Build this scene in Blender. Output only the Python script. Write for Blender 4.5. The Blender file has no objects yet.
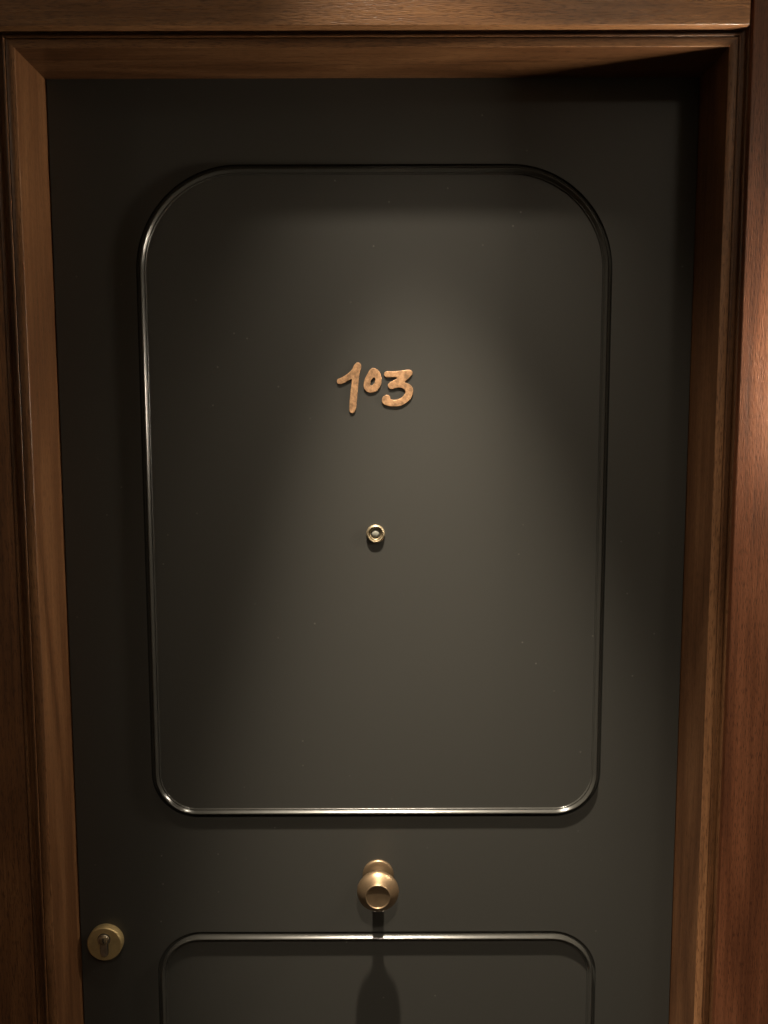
import bpy, bmesh, math
from mathutils import Vector, Matrix
C = bpy.context.scene.collection
sc = bpy.context.scene

# ------------------------------------------------------------------ camera
F, PITCH, ROLL, DIST, ZC = 769.0, math.radians(5.2), math.radians(0.15), 1.10, 1.62
cd = bpy.data.cameras.new('camera'); cam = bpy.data.objects.new('camera', cd); C.objects.link(cam)
cd.sensor_fit = 'VERTICAL'; cd.sensor_height = 36.0; cd.lens = F / 1024.0 * 36.0
cd.clip_start = 0.02
cam.matrix_world = (Matrix.Translation((0, -DIST, ZC)) @ Matrix.Rotation(math.pi / 2 - PITCH, 4, 'X')
                    @ Matrix.Rotation(-ROLL, 4, 'Z'))
sc.camera = cam

# ------------------------------------------------------------------ world, exposure
w = bpy.data.worlds.new('world'); sc.world = w; w.use_nodes = True
w.node_tree.nodes['Background'].inputs[0].default_value = (0.0, 0.0, 0.0, 1)
w.node_tree.nodes['Background'].inputs[1].default_value = 0.0
vs = sc.view_settings
vs.view_transform = 'Standard'; vs.look = 'None'; vs.gamma = 1.0; vs.use_curve_mapping = False
vs.exposure = 0.0

# lamps of the corridor, the last downlight an added fill: (name, x, y, z, beam watts, beam angle, spill watts)
LIGHT_COL = (1.0, 0.87, 0.68)
# x, y, z, beam watts, beam angle, beam blend, beam aim (x, y per metre down), spill watts, spill angle, spill aim, lamp radius
DOWNLIGHTS = [(-0.006, -0.385, 2.72, 430.0, 28.0, 1.0, (0.055, 0.188), 60.0, 45, (0.09, 0.262), 0.022),
              (1.00, -1.70, 2.72, 60.0, 80.0, 1.0, (-0.25, 0.3), 15.0, 170, (0, 0), 0.12),
              (-1.90, -1.10, 2.72, 20.0, 100.0, 1.0, (0.0, 0.0), 22.0, 170, (0, 0), 0.12),
              (0.05, -1.60, 2.72, 165.0, 29.0, 1.0, (0.055, 0.83), 38.0, 44, (0.05, 1.05), 0.05)]  # added fill lamp, stands in for light reflected from behind the viewer
SCONCE = (0.745, -0.163, 1.715)
SCONCE_STRENGTH = 305.0

# ------------------------------------------------------------------ helpers
def tag(o, label=None, cat=None, group=None, kind=None):
    if label: o['label'] = label
    if cat: o['category'] = cat
    if group: o['group'] = group
    if kind: o['kind'] = kind
    return o

def link_mesh(name, me, mat, parent=None):
    o = bpy.data.objects.new(name, me); C.objects.link(o)
    if mat and not me.materials: me.materials.append(mat)
    if parent: o.parent = parent
    return o

def finish(name, bm, mat, parent=None, smooth=None):
    bmesh.ops.recalc_face_normals(bm, faces=bm.faces)
    me = bpy.data.meshes.new(name); bm.to_mesh(me); bm.free()
    if smooth is not None:
        me.polygons.foreach_set('use_smooth', [True] * len(me.polygons))
        me.set_sharp_from_angle(angle=math.radians(smooth))
    return link_mesh(name, me, mat, parent)

def add_box(bm, x0, x1, y0, y1, z0, z1, bev=0.0):
    r = bmesh.ops.create_cube(bm, size=1.0)
    vs_ = r['verts']
    for v in vs_:
        v.co = Vector(((x0 + x1) / 2 + v.co.x * (x1 - x0), (y0 + y1) / 2 + v.co.y * (y1 - y0), (z0 + z1) / 2 + v.co.z * (z1 - z0)))
    if bev > 0:
        es = {e for v in vs_ for e in v.link_edges}
        bmesh.ops.bevel(bm, geom=list(es), offset=bev, segments=3, affect='EDGES', profile=0.5)

def add_lathe(bm, prof, origin, axis=(0, -1, 0), seg=64):
    """prof: (distance along axis, radius) pairs"""
    a = Vector(axis).normalized()
    p = Vector((1, 0, 0)) if abs(a.x) < 0.9 else Vector((0, 0, 1))
    p = (p - a * p.dot(a)).normalized(); q = a.cross(p)
    o = Vector(origin); rings = []
    for d, r in prof:
        if r < 1e-7: rings.append([bm.verts.new(o + a * d)])
        else: rings.append([bm.verts.new(o + a * d + (p * math.cos(2 * math.pi * k / seg) + q * math.sin(2 * math.pi * k / seg)) * r) for k in range(seg)])
    for A, B in zip(rings, rings[1:]):
        for k in range(seg):
            k2 = (k + 1) % seg
            f = [A[k % len(A)]] + ([A[k2]] if len(A) > 1 else []) + ([B[k2]] if len(B) > 1 else []) + [B[k % len(B)]]
            if len(A) == 1: f = [A[0], B[k2], B[k]]
            elif len(B) == 1: f = [A[k], A[k2], B[0]]
            else: f = [A[k], A[k2], B[k2], B[k]]
            try: bm.faces.new(f)
            except ValueError: pass

def rounded_path(x0, x1, z0, z1, rt, rb, n=24):
    """clockwise list of (x, z, nx, nz): n points outward; radii top and bottom"""
    out = []
    for cx, cz, r, a0 in ((x1 - rt, z1 - rt, rt, 90), (x1 - rb, z0 + rb, rb, 0), (x0 + rb, z0 + rb, rb, -90), (x0 + rt, z1 - rt, rt, -180)):
        for k in range(n + 1):
            a = math.radians(a0 - 90 * k / n)
            out.append((cx + r * math.cos(a), cz + r * math.sin(a), math.cos(a), math.sin(a)))
    return out

def sweep_ring(bm, path, prof):
    """prof: (u inward from the path, out towards the room), open section"""
    cols = []
    for x, z, nx, nz in path:
        cols.append([bm.verts.new((x - nx * u, -o, z - nz * u)) for u, o in prof])
    n = len(cols)
    for i in range(n):
        A, B = cols[i], cols[(i + 1) % n]
        for j in range(len(prof) - 1):
            bm.faces.new((A[j], A[j + 1], B[j + 1], B[j]))

def curve_plate(loops, depth, bevel=0.0, res=2):
    """flat even-odd filled shape from (x, z) loops, thickened to depth; returns a mesh lying y in [-depth, 0]"""
    cu = bpy.data.curves.new('tmp_outline', 'CURVE'); cu.dimensions = '2D'; cu.fill_mode = 'BOTH'
    cu.extrude = depth / 2 - bevel; cu.bevel_depth = bevel; cu.bevel_resolution = res; cu.offset = -bevel
    for L in loops:
        sp = cu.splines.new('POLY'); sp.points.add(len(L) - 1)
        for p, (x, z) in zip(sp.points, L): p.co = (x, z, 0, 1)
        sp.use_cyclic_u = True
    o = bpy.data.objects.new('tmp_outline', cu); C.objects.link(o)
    dg = bpy.context.evaluated_depsgraph_get()
    me = bpy.data.meshes.new_from_object(o.evaluated_get(dg))
    bpy.data.objects.remove(o); bpy.data.curves.remove(cu)
    me.materials.clear()
    me.transform(Matrix.Translation((0, -depth / 2, 0)) @ Matrix.Rotation(math.pi / 2, 4, 'X'))
    return me

def smooth_loop(pts, n=6):
    out = []; m = len(pts)
    for i in range(m):
        p0, p1, p2, p3 = (Vector(pts[(i + k - 1) % m]) for k in range(4))
        for s in range(n):
            t = s / n
            v = 0.5 * ((2 * p1) + (-p0 + p2) * t + (2 * p0 - 5 * p1 + 4 * p2 - p3) * t * t + (-p0 + 3 * p1 - 3 * p2 + p3) * t ** 3)
            out.append((v.x, v.y))
    return out

# ------------------------------------------------------------------ materials
def mat_new(name):
    m = bpy.data.materials.new(name); m.use_nodes = True
    nt = m.node_tree; b = nt.nodes['Principled BSDF']
    return m, nt, b

def N(nt, t, **kw):
    n = nt.nodes.new(t)
    for k, v in kw.items():
        if k in ('operation', 'blend_type', 'data_type', 'wave_type', 'bands_direction', 'feature', 'vector_type'): setattr(n, k, v)
        else: n.inputs[k].default_value = v
    return n

def ramp(nt, src, stops):
    r = nt.nodes.new('ShaderNodeValToRGB'); e = r.color_ramp.elements
    e[0].position, e[0].color = stops[0][0], (*stops[0][1], 1); e[1].position, e[1].color = stops[-1][0], (*stops[-1][1], 1)
    for p, c in stops[1:-1]:
        x = e.new(p); x.color = (*c, 1)
    nt.links.new(src, r.inputs[0]); return r

def wood(name, axis='Z', tint=(1, 1, 1), seed=0.0, rough=0.36, bump=0.35, spec=0.5, cath=1.0):
    m, nt, b = mat_new(name); L = nt.links.new
    geo = nt.nodes.new('ShaderNodeTexCoord')
    base = N(nt, 'ShaderNodeMapping'); base.inputs['Location'].default_value = (seed * 1.37, seed * 0.73, seed * 2.11)
    if axis == 'X': base.inputs['Rotation'].default_value = (0, math.radians(90), 0)
    L(geo.outputs['Object'], base.inputs['Vector'])
    def scaled(sx, sz):
        mp = N(nt, 'ShaderNodeMapping'); mp.inputs['Scale'].default_value = (sx, sx, sz)
        L(base.outputs[0], mp.inputs['Vector']); return mp
    # broad growth rings / cathedral figure
    m1 = scaled(9.0, 1.1); n1 = N(nt, 'ShaderNodeTexNoise', Scale=1.0, Detail=2.0, Roughness=0.45, Distortion=0.25); L(m1.outputs[0], n1.inputs['Vector'])
    k = N(nt, 'ShaderNodeMath', operation='MULTIPLY'); k.inputs[1].default_value = 11.0 * cath; L(n1.outputs['Fac'], k.inputs[0])
    fr = N(nt, 'ShaderNodeMath', operation='PINGPONG'); fr.inputs[1].default_value = 1.0; L(k.outputs[0], fr.inputs[0])
    # fibre streaks
    m2 = scaled(230.0, 7.0); n2 = N(nt, 'ShaderNodeTexNoise', Scale=1.0, Detail=4.0, Roughness=0.6); L(m2.outputs[0], n2.inputs['Vector'])
    # pores: short dark dashes
    m3 = scaled(780.0, 90.0); n3 = N(nt, 'ShaderNodeTexNoise', Scale=1.0, Detail=2.0, Roughness=0.5); L(m3.outputs[0], n3.inputs['Vector'])
    a = N(nt, 'ShaderNodeMix', data_type='FLOAT'); a.inputs[0].default_value = 0.72; L(fr.outputs[0], a.inputs[2]); L(n2.outputs['Fac'], a.inputs[3])
    t = tint
    r = ramp(nt, a.outputs[0], [(0.22, (0.062 * t[0], 0.026 * t[1], 0.0105 * t[2])), (0.5, (0.120 * t[0], 0.053 * t[1], 0.0215 * t[2])), (0.80, (0.190 * t[0], 0.092 * t[1], 0.040 * t[2]))])
    pr = ramp(nt, n3.outputs['Fac'], [(0.36, (0.42, 0.36, 0.32)), (0.47, (1, 1, 1))])
    mx = N(nt, 'ShaderNodeMix', data_type='RGBA', blend_type='MULTIPLY'); mx.inputs[0].default_value = 0.8
    L(r.outputs[0], mx.inputs[6]); L(pr.outputs[0], mx.inputs[7]); L(mx.outputs[2], b.inputs['Base Color'])
    h = N(nt, 'ShaderNodeMath', operation='MULTIPLY_ADD'); h.inputs[1].default_value = 0.55; L(n2.outputs['Fac'], h.inputs[0]); L(n3.outputs['Fac'], h.inputs[2])
    bp = N(nt, 'ShaderNodeBump', Strength=bump, Distance=0.0006); L(h.outputs[0], bp.inputs['Height']); L(bp.outputs[0], b.inputs['Normal'])
    rr = N(nt, 'ShaderNodeMapRange'); rr.inputs['To Min'].default_value = rough + 0.1; rr.inputs['To Max'].default_value = rough - 0.06
    L(n2.outputs['Fac'], rr.inputs['Value']); L(rr.outputs[0], b.inputs['Roughness'])
    b.inputs['Specular IOR Level'].default_value = spec
    return m

def plain(name, col, rough=0.5, metal=0.0, spec=0.5, var=0.0, scale=60.0, bump=0.0):
    m, nt, b = mat_new(name); L = nt.links.new
    b.inputs['Roughness'].default_value = rough; b.inputs['Metallic'].default_value = metal
    b.inputs['Specular IOR Level'].default_value = spec
    tc = nt.nodes.new('ShaderNodeTexCoord')
    n = N(nt, 'ShaderNodeTexNoise', Scale=scale, Detail=4.0, Roughness=0.6); L(tc.outputs['Object'], n.inputs['Vector'])
    lo = tuple(max(0, c * (1 - var)) for c in col); hi = tuple(min(1, c * (1 + var)) for c in col)
    r = ramp(nt, n.outputs['Fac'], [(0.35, lo), (0.65, hi)]); L(r.outputs[0], b.inputs['Base Color'])
    if bump:
        bp = N(nt, 'ShaderNodeBump', Strength=bump, Distance=0.0005); L(n.outputs['Fac'], bp.inputs['Height']); L(bp.outputs[0], b.inputs['Normal'])
    return m

def paint(name, rough=0.44, scuffs=True):
    """satin near-black green paint with the odd pale scuff"""
    m, nt, b = mat_new(name); L = nt.links.new
    tc = nt.nodes.new('ShaderNodeTexCoord')
    n = N(nt, 'ShaderNodeTexNoise', Scale=900.0, Detail=2.0); L(tc.outputs['Object'], n.inputs['Vector'])
    bp = N(nt, 'ShaderNodeBump', Strength=0.05, Distance=0.0003); L(n.outputs['Fac'], bp.inputs['Height']); L(bp.outputs[0], b.inputs['Normal'])
    base = (0.0296, 0.0290, 0.0264, 1)
    b.inputs['Base Color'].default_value = base
    if scuffs:
        sep = nt.nodes.new('ShaderNodeSeparateXYZ'); L(tc.outputs['Object'], sep.inputs[0])
        cb = nt.nodes.new('ShaderNodeCombineXYZ'); L(sep.outputs['X'], cb.inputs['X']); L(sep.outputs['Z'], cb.inputs['Y'])
        v = N(nt, 'ShaderNodeTexVoronoi', Scale=13.0, Randomness=1.0); v.voronoi_dimensions = '2D'; L(cb.outputs[0], v.inputs['Vector'])
        r = ramp(nt, v.outputs['Distance'], [(0.006, (1, 1, 1)), (0.022, (0, 0, 0))])
        n2 = N(nt, 'ShaderNodeTexNoise', Scale=4.3, Detail=1.0); L(tc.outputs['Object'], n2.inputs['Vector'])
        r2 = ramp(nt, n2.outputs['Fac'], [(0.52, (0, 0, 0)), (0.60, (1, 1, 1))])
        k = N(nt, 'ShaderNodeMath', operation='MULTIPLY'); L(r.outputs[0], k.inputs[0]); L(r2.outputs[0], k.inputs[1])
        mx = N(nt, 'ShaderNodeMix', data_type='RGBA'); L(k.outputs[0], mx.inputs[0]); mx.inputs[6].default_value = base; mx.inputs[7].default_value = (0.11, 0.11, 0.10, 1)
        L(mx.outputs[2], b.inputs['Base Color'])
    b.inputs['Roughness'].default_value = rough; b.inputs['Specular IOR Level'].default_value = 0.5
    return m

def emit(name, col, s):
    m, nt, b = mat_new(name)
    b.inputs['Base Color'].default_value = (*col, 1)
    b.inputs['Emission Color'].default_value = (*col, 1); b.inputs['Emission Strength'].default_value = s
    return m

M_frame_v = wood('stained_oak_frame_upright', 'Z', seed=1.3)
M_frame_r = wood('stained_oak_frame_upright_right', 'Z', tint=(1.1, 1.1, 1.15), seed=7.7)
M_frame_h = wood('stained_oak_frame_cross', 'X', tint=(0.8, 0.8, 0.8), seed=3.1)
M_lit_strip_l = wood('oak_lit_strip_left', 'Z', tint=(1.2, 1.25, 1.3), seed=2.3)  # frame oak tinted lighter: light on the front strip painted into its colour
M_lit_strip_r = wood('oak_lit_strip_right', 'Z', tint=(1.9, 2.05, 2.3), seed=4.7)  # strongest tint, light falling on the right strip put into the colour
M_lit_strip_h = wood('oak_lit_strip_head', 'X', tint=(1.1, 1.15, 1.2), seed=6.6)
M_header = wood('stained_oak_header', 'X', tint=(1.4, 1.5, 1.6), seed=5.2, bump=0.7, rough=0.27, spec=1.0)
M_board_l = wood('stained_oak_side_board', 'Z', tint=(0.85, 0.8, 0.75), seed=9.4)
M_panel_r = wood('stained_oak_wall_panel', 'Z', tint=(1.27, 1.03, 1.16), seed=12.6, bump=0.6, rough=0.36, spec=0.6)
M_wall = wood('stained_oak_wall', 'Z', seed=21.0)
M_paint = paint('satin_black_green_paint')
M_bead = paint('satin_black_green_paint_moulding', rough=0.22, scuffs=False)
M_brass = plain('aged_brass', (0.235, 0.165, 0.10), rough=0.41, metal=0.88, var=0.10, scale=70, bump=0.04)
M_brass_lock = plain('dull_olive_brass', (0.36, 0.27, 0.13), rough=0.50, metal=0.6, var=0.12, scale=90, bump=0.05)
M_brass_pale = plain('pale_worn_brass', (0.27, 0.22, 0.145), rough=0.48, metal=0.85, var=0.15, scale=120, bump=0.1)
M_digit = plain('hammered_brass', (0.33, 0.19, 0.10), rough=0.55, metal=0.45, var=0.38, scale=170, bump=0.9)
M_steel = plain('brushed_nickel', (0.55, 0.50, 0.42), rough=0.35, metal=1.0, var=0.15, scale=150)
M_dark = plain('dark_recess', (0.012, 0.010, 0.008), rough=0.6)
M_carpet = plain('dark_carpet', (0.055, 0.045, 0.04), rough=0.95, var=0.5, scale=300, bump=0.6)
M_ceil = plain('ceiling_paint', (0.45, 0.42, 0.37), rough=0.9, var=0.03)
M_plaster = plain('warm_plaster', (0.36, 0.30, 0.23), rough=0.85, var=0.06, scale=20)
M_lamp = emit('lamp_lens', (1.0, 0.86, 0.66), 6.0)
M_sconce = emit('lit_opal_glass', LIGHT_COL, SCONCE_STRENGTH)

# ------------------------------------------------------------------ structure
XL, XR, ZT = -0.4618, 0.4345, 2.1165          # door opening
ROOM = (-2.4, 2.4, -2.3, 2.72)                 # x0, x1, y front, ceiling z

bm = bmesh.new(); add_box(bm, ROOM[0], ROOM[1], ROOM[2], 0.12, -0.06, 0.0)
tag(finish('floor', bm, M_carpet), 'dark carpet floor of the corridor before the door', 'floor', kind='structure')
bm = bmesh.new(); add_box(bm, ROOM[0], ROOM[1], ROOM[2], 0.12, ROOM[3], ROOM[3] + 0.06)
tag(finish('ceiling', bm, M_ceil), 'pale corridor ceiling above the door', 'ceiling', kind='structure')
bm = bmesh.new(); add_box(bm, ROOM[0] - 0.06, ROOM[0], ROOM[2], 0.12, 0, ROOM[3])
tag(finish('wall_left', bm, M_plaster), 'plaster wall at the left end of the corridor', 'wall', kind='structure')
bm = bmesh.new(); add_box(bm, ROOM[1], ROOM[1] + 0.06, ROOM[2], 0.12, 0, ROOM[3])
tag(finish('wall_right', bm, M_plaster), 'plaster wall at the right end of the corridor', 'wall', kind='structure')
bm = bmesh.new(); add_box(bm, ROOM[0], ROOM[1], ROOM[2] - 0.06, ROOM[2], 0, ROOM[3])
tag(finish('wall_front', bm, M_plaster), 'plaster wall opposite the door', 'wall', kind='structure')
bm = bmesh.new()
add_box(bm, ROOM[0], XL - 0.0285, -0.060, 0.06, 0, ROOM[3])
add_box(bm, XR + 0.0285, ROOM[1], -0.060, 0.06, 0, ROOM[3])
add_box(bm, XL - 0.0285, XR + 0.0285, -0.060, 0.06, ZT + 0.0285, ROOM[3])
add_box(bm, ROOM[0], ROOM[1], 0.06, 0.12, 0, ROOM[3])
tag(finish('wall_back', bm, M_wall), 'wood panelled corridor wall that holds the door', 'wall', kind='structure')

# door frame: reveal 87 mm deep, then a moulded face
def arc(cx, cy, r, a0, a1, n):
    return [(cx + r * math.cos(math.radians(a0 + (a1 - a0) * k / n)), cy + r * math.sin(math.radians(a0 + (a1 - a0) * k / n))) for k in range(n + 1)]
FP = [(0.0, -0.055), (0.0, 0.0855)] + arc(0.0012, 0.0858, 0.0012, 180, 110, 3)
FP += [(0.0040, 0.0876), (0.0085, 0.0884), (0.0102, 0.0880), (0.0108, 0.0866), (0.0114, 0.0866)]
FP += arc(0.01310, 0.0874, 0.0016, 170, 10, 6)
FP += [(0.0150, 0.0842), (0.0162, 0.0818), (0.0225, 0.0812), (0.0234, 0.0830)] + arc(0.0258, 0.0846, 0.0023, 165, 15, 6) + [(0.0284, 0.0825), (0.0284, -0.055)]

HEAD_DROP = 0.0035      # the soffit falls slightly towards the room
def frame_piece(name, side, mat):
    bm = bmesh.new(); A, B = [], []
    for u, o in FP:
        dz = HEAD_DROP if o > 0 else 0.0
        if side == 'L': a, b = (XL - u, 0.0), (XL - u, ZT + u - dz)
        elif side == 'R': a, b = (XR + u, 0.0), (XR + u, ZT + u - dz)
        else: a, b = (XL - u, ZT + u - dz), (XR + u, ZT + u - dz)
        A.append(bm.verts.new((a[0], -o, a[1]))); B.append(bm.verts.new((b[0], -o, b[1])))
    n = len(FP)
    for i in range(n):
        j = (i + 1) % n
        f = bm.faces.new((A[i], A[j], B[j], B[i]))
        if 0.0 < FP[j][0] <= 0.0103 and FP[j][1] > 0 and i > 0: f.material_index = 1  # front strip gets the oak with painted light
    bm.faces.new(A); bm.faces.new(B[::-1])
    o = finish(name, bm, mat, smooth=32); o.data.materials.append({'L': M_lit_strip_l, 'R': M_lit_strip_r, 'T': M_lit_strip_h}[side])
    return o
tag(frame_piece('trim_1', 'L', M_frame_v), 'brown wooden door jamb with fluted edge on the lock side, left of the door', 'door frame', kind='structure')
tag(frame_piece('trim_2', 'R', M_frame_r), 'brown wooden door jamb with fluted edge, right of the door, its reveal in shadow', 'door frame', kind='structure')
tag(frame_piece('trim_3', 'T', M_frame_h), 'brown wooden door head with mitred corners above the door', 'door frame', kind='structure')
bm = bmesh.new(); add_box(bm, -1.30, 0.4535, -0.0995, -0.060, 2.1328, 2.40, bev=0.0006)
tag(finish('trim_4', bm, M_header, smooth=30), 'horizontal brown wooden header board above the door frame, lit in its middle', 'header board', kind='structure')
bm = bmesh.new(); add_box(bm, -1.30, XL - 0.0290, -0.0845, -0.060, 0.0, 2.1310, bev=0.0012)
tag(finish('trim_5', bm, M_board_l, smooth=30), 'dark brown vertical wooden board left of the door frame', 'wall board', kind='structure')
bm = bmesh.new(); add_box(bm, 0.4600, 1.40, -0.0955, -0.060, 0.0, ROOM[3], bev=0.0015)
tag(finish('trim_6', bm, M_panel_r, smooth=30), 'tall reddish brown wooden wall panel right of the door frame, brightly lit halfway up', 'wall panel', kind='structure')

# ------------------------------------------------------------------ door
PX0, PX1 = -0.3405, 0.3150
G = 0.0048                                    # quirk around each moulding
UP = (PX0 - G, PX1 + G, 1.0685 - G, 1.9970 + G, 0.140 + G, 0.063 + G)
LP = (PX0 - G, PX1 + G, 0.150 - G, 0.8785 + G, 0.063 + G, 0.063 + G)
MW = G + 0.0092                               # groove + bead width
def path_of(p, ins=0.0):
    return rounded_path(p[0] + ins, p[1] - ins, p[2] + ins, p[3] - ins, p[4] - ins, p[5] - ins)
DX0, DX1, DZ0, DZ1 = XL + 0.0022, XR - 0.0016, 0.006, ZT - 0.0015
loops = [[(DX0, DZ0), (DX1, DZ0), (DX1, DZ1), (DX0, DZ1)]]
for p in (UP, LP):
    loops.append([(a[0], a[1]) for a in path_of(p)])
    loops.append([(a[0], a[1]) for a in path_of(p, MW)])
me = curve_plate(loops, 0.010)
me.transform(Matrix.Translation((0, 0.010, 0)))
bm = bmesh.new(); bm.from_mesh(me); bpy.data.meshes.remove(me)
add_box(bm, DX0, DX1, 0.0095, 0.048, DZ0, DZ1)
door = finish('door_1', bm, M_paint)
tag(door, 'satin black-green door with two rounded raised mouldings and brass fittings', 'door', kind='structure')

# moulding section: groove, tall round bead, small inner bead
MP = [(0.0, 0.0), (0.0004, -0.0045), (G - 0.0002, -0.0045), (G, 0.0014), (G + 0.0002, 0.0020)]
MP += [(G + 0.0014, 0.0042), (G + 0.0024, 0.0056), (G + 0.0030, 0.0062), (G + 0.0036, 0.0063), (G + 0.0042, 0.0060), (G + 0.0052, 0.0048), (G + 0.0068, 0.0024), (G + 0.0071, 0.0019)]
MP += arc(G + 0.0080, 0.0013, 0.0011, 150, 20, 5)
MP += [(MW, 0.0)]
for p, lab in ((UP, 'tall black moulding round the upper door panel'), (LP, 'black moulding round the lower door panel')):
    bm = bmesh.new(); sweep_ring(bm, path_of(p), MP)
    o = finish('panel_moulding', bm, M_bead, door, smooth=40)
    o['label'] = lab

# room number: 103, cut from brass plate
def px_to_door(px, py, out=0.003):
    x, y = px - 384, 512 - py
    c, s = math.cos(-ROLL), math.sin(-ROLL); x, y = c * x - s * y, s * x + c * y
    dy = F * math.cos(PITCH) + y * math.sin(PITCH); dz = -F * math.sin(PITCH) + y * math.cos(PITCH)
    t = (DIST - out) / dy
    return (x * t, ZC + dz * t)
def D(pts): return smooth_loop([px_to_door(320 + a / 6.982, 350 + b / 6.982) for a, b in pts])
one = [(250, 92), (268, 87), (284, 98), (287, 122), (273, 175), (266, 250), (259, 330), (252, 400), (241, 430), (223, 441), (208, 430), (204, 400), (209, 330), (216, 262), (219, 206), (182, 223), (147, 238), (124, 235), (117, 218), (124, 203), (152, 191), (190, 167), (220, 140), (236, 108)]
zero_o = [(375, 125), (402, 138), (422, 165), (430, 200), (424, 245), (402, 280), (368, 297), (335, 295), (312, 276), (304, 245), (312, 205), (333, 162), (352, 134)]
zero_i = [(379, 193), (386, 206), (379, 230), (362, 247), (351, 241), (352, 221), (364, 202)]
three = [(450, 158), (470, 148), (520, 150), (570, 143), (620, 137), (643, 148), (645, 166), (625, 190), (600, 213), (592, 226), (625, 239), (647, 265), (650, 297), (636, 336), (605, 367), (565, 389), (520, 395), (470, 389), (441, 374), (431, 350), (440, 327), (465, 314), (487, 322), (493, 343), (522, 348), (560, 338), (588, 312), (595, 288), (580, 270), (545, 262), (502, 273), (479, 263), (474, 241), (495, 221), (538, 199), (518, 189), (470, 192), (451, 180)]
for loops_, lab in (([D(one)], 'brass digit one with a hooked flag'), ([D(zero_o), D(zero_i)], 'small raised brass digit zero'), ([D(three)], 'brass digit three')):
    me = curve_plate(loops_, 0.0020, bevel=0.0006)
    for pl in me.polygons: pl.use_smooth = True
    me.set_sharp_from_angle(angle=math.radians(40))
    o = link_mesh('number_digit', me, M_digit, door); o['label'] = lab

# peephole
pc = (-0.0122, 0.0, 1.4885)
bm = bmesh.new()
add_lathe(bm, [(0.0, 0.0133), (0.0015, 0.0135), (0.0030, 0.0130), (0.0046, 0.0118), (0.0050, 0.0112), (0.0048, 0.0106), (0.0030, 0.0100), (0.0026, 0.0088), (0.0032, 0.0080), (0.0024, 0.0072), (0.0004, 0.0066)], pc)
peep = finish('peephole', bm, M_brass_pale, door, smooth=35); peep['label'] = 'round brass peephole in the middle of the door'
bm = bmesh.new()
add_lathe(bm, [(0.0003, 0.0070), (0.0012, 0.0062), (0.0026, 0.0048), (0.0034, 0.0032), (0.0037, 0.0)], pc)
m, nt, b = mat_new('peephole_glass'); b.inputs['Base Color'].default_value = (0.16, 0.16, 0.14, 1); b.inputs['Roughness'].default_value = 0.15
o = finish('lens', bm, m, peep, smooth=60); o['label'] = 'small glass lens'

# knob
kc = (-0.0102, 0.0, 0.9742)
knob_prof = [(0.004, 0.0085), (0.0300, 0.0080), (0.0325, 0.0115), (0.0350, 0.0190), (0.0375, 0.0255), (0.0405, 0.0291), (0.0435, 0.0302), (0.0460, 0.0300), (0.0490, 0.0284), (0.0525, 0.0250), (0.0555, 0.0212), (0.0572, 0.0188), (0.0576, 0.0184), (0.0585, 0.0183), (0.0592, 0.0178), (0.0594, 0.0171), (0.0590, 0.0164), (0.0584, 0.0159), (0.0576, 0.0120), (0.0570, 0.0060), (0.0568, 0.0)]
bm = bmesh.new(); add_lathe(bm, knob_prof, kc, seg=96)
knob = finish('door_knob', bm, M_brass, door, smooth=38); knob['label'] = 'round brass knob with a ringed flat face in the centre of the door'
bm = bmesh.new(); add_lathe(bm, [(0.0, 0.0232), (0.0022, 0.0234), (0.0036, 0.0228), (0.0044, 0.0216), (0.0050, 0.0180), (0.0060, 0.0140), (0.0075, 0.0110), (0.0080, 0.0085)], kc, seg=96)
o = finish('rosette', bm, M_brass, knob, smooth=38)

# lock: round escutcheon with a profile cylinder
lc = (-0.4210, 0.0, 0.8710)
bm = bmesh.new(); add_lathe(bm, [(0.0, 0.0262), (0.0090, 0.0262), (0.0102, 0.0258), (0.0110, 0.0248), (0.0110, 0.0)], lc, seg=96)
esc = finish('lock_escutcheon', bm, M_brass_lock, door, smooth=35); esc['label'] = 'round brass lock escutcheon at the left edge of the door'
def keyhole(r, s, zc, zb, n=28):
    """round head of radius r at zc over a round ended leg of half width s down to zb"""
    a = math.asin(s / r); pts = []
    for k in range(n + 1):
        t = -math.pi / 2 + a + (2 * math.pi - 2 * a) * k / n; pts.append((r * math.cos(t), zc + r * math.sin(t)))
    for k in range(9):
        t = math.pi + math.pi * k / 8; pts.append((s * math.cos(t), zb + s + s * math.sin(t)))
    return pts
ox, oz = lc[0], lc[2]
ok = [(ox + a, oz + b_) for a, b_ in keyhole(0.0096, 0.0062, 0.0080, -0.0190)]
me = curve_plate([ok], 0.0006); me.transform(Matrix.Translation((0, -0.0108, 0)))
o = link_mesh('keyhole_recess', me, M_dark, esc)
ik = [(ox + a, oz + b_) for a, b_ in keyhole(0.0085, 0.0050, 0.0080, -0.0178)]
me = curve_plate([ik], 0.0030, bevel=0.0006); me.transform(Matrix.Translation((0, -0.0108, 0)))
o = link_mesh('lock_cylinder', me, M_steel, esc)
bm = bmesh.new(); c2 = (ox, 0.0, oz + 0.0080)
add_lathe(bm, [(0.0130, 0.0068), (0.0150, 0.0066), (0.0154, 0.0060), (0.0154, 0.0)], c2, seg=48)
o = finish('key_plug', bm, M_brass_pale, esc, smooth=35)
slot = [(-.0006, .0046), (.0012, .0046), (.0012, .0016), (.0003, .0006), (.0016, -.0006), (.0014, -.0036), (-.0004, -.0036), (-.0003, -.0010), (-.0015, .0004), (-.0004, .0018)]
me = curve_plate([[(ox + a, c2[2] + b_) for a, b_ in slot]], 0.0004); me.transform(Matrix.Translation((0, -0.0153, 0)))
o = link_mesh('keyway', me, M_dark, esc)

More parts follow.
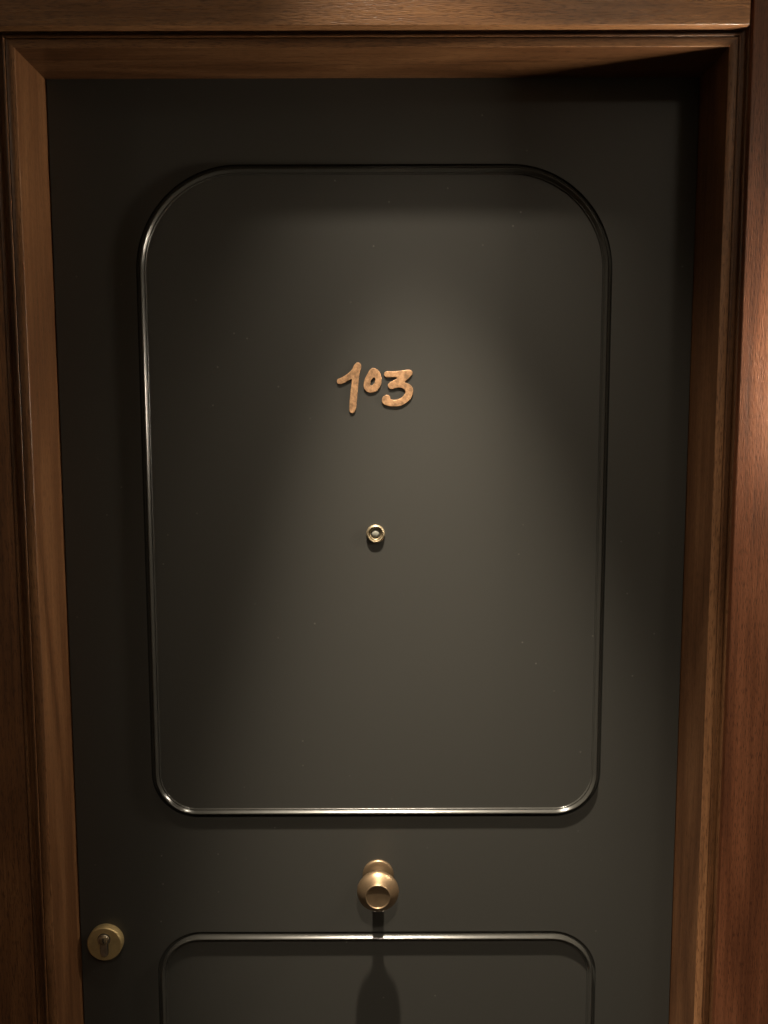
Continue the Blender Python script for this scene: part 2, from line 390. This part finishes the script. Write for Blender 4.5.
# ------------------------------------------------------------------ lamps
def spot(parent, x, y, z, watts, ang, blend, radius, tilt=(0.0, 0.0)):
    ld = bpy.data.lights.new('lamp_light', 'SPOT'); ld.energy = watts; ld.color = LIGHT_COL
    ld.spot_size = math.radians(ang); ld.spot_blend = blend; ld.shadow_soft_size = radius
    o = bpy.data.objects.new('lamp_light', ld); C.objects.link(o); o.location = (x, y, z)
    o.rotation_euler = Vector((tilt[0], tilt[1], -1.0)).to_track_quat('-Z', 'Y').to_euler()
    return o
labels = ['recessed ceiling downlight directly above the door', 'recessed ceiling downlight right of and behind the viewer', 'recessed ceiling downlight left of the door', 'added fill lamp in the ceiling behind the viewer, aimed at the door']
for (x, y, z, wb, ang, bl, tilt, wsp, spa, spt, rad), lab in zip(DOWNLIGHTS, labels):
    bm = bmesh.new(); add_lathe(bm, [(0.0, 0.046), (0.003, 0.046), (0.004, 0.044), (0.004, 0.034), (0.001, 0.031), (0.0, 0.031)], (x, y, z), axis=(0, 0, -1), seg=48)
    f = finish('ceiling_light', bm, M_brass, smooth=35); tag(f, lab, 'ceiling light', 'recessed corridor downlights')
    bm = bmesh.new(); add_lathe(bm, [(0.0004, 0.031), (0.0004, 0.0)], (x, y, z), axis=(0, 0, -1), seg=48)
    finish('lamp_lens', bm, M_lamp, f)
    spot(f, x, y, z - 0.008, wb, ang, bl, rad, tilt)
    if wsp > 0: spot(f, x, y, z - 0.008, wsp, spa, 0.6 if spa > 90 else 1.0, rad, spt)

sx, sy, sz = SCONCE
bm = bmesh.new(); add_lathe(bm, [(0.0, 0.045), (0.006, 0.045), (0.010, 0.040), (0.010, 0.0)], (sx, -0.0955, sz - 0.13), seg=48)
sconce = finish('wall_lamp', bm, M_brass, smooth=35); tag(sconce, 'brass wall lamp with opal glass tube on the wooden panel right of the door', 'wall lamp')
bm = bmesh.new(); add_lathe(bm, [(0.0, 0.007), (abs(sy) - 0.105, 0.007), (abs(sy) - 0.105, 0.0)], (sx, -0.105, sz - 0.13), seg=24)
finish('arm', bm, M_brass, sconce, smooth=35)
bm = bmesh.new(); add_lathe(bm, [(-0.145, 0.0), (-0.145, 0.020), (-0.110, 0.030), (-0.082, 0.034), (-0.082, 0.0)], (sx, sy, sz), axis=(0, 0, 1), seg=40)
finish('lamp_holder', bm, M_brass, sconce, smooth=35)
bm = bmesh.new(); add_lathe(bm, [(-0.080, 0.0), (-0.080, 0.028), (-0.074, 0.031), (0.070, 0.031), (0.080, 0.022), (0.084, 0.0)], (sx, sy, sz), axis=(0, 0, 1), seg=40)
finish('lamp_shade', bm, M_sconce, sconce, smooth=35)
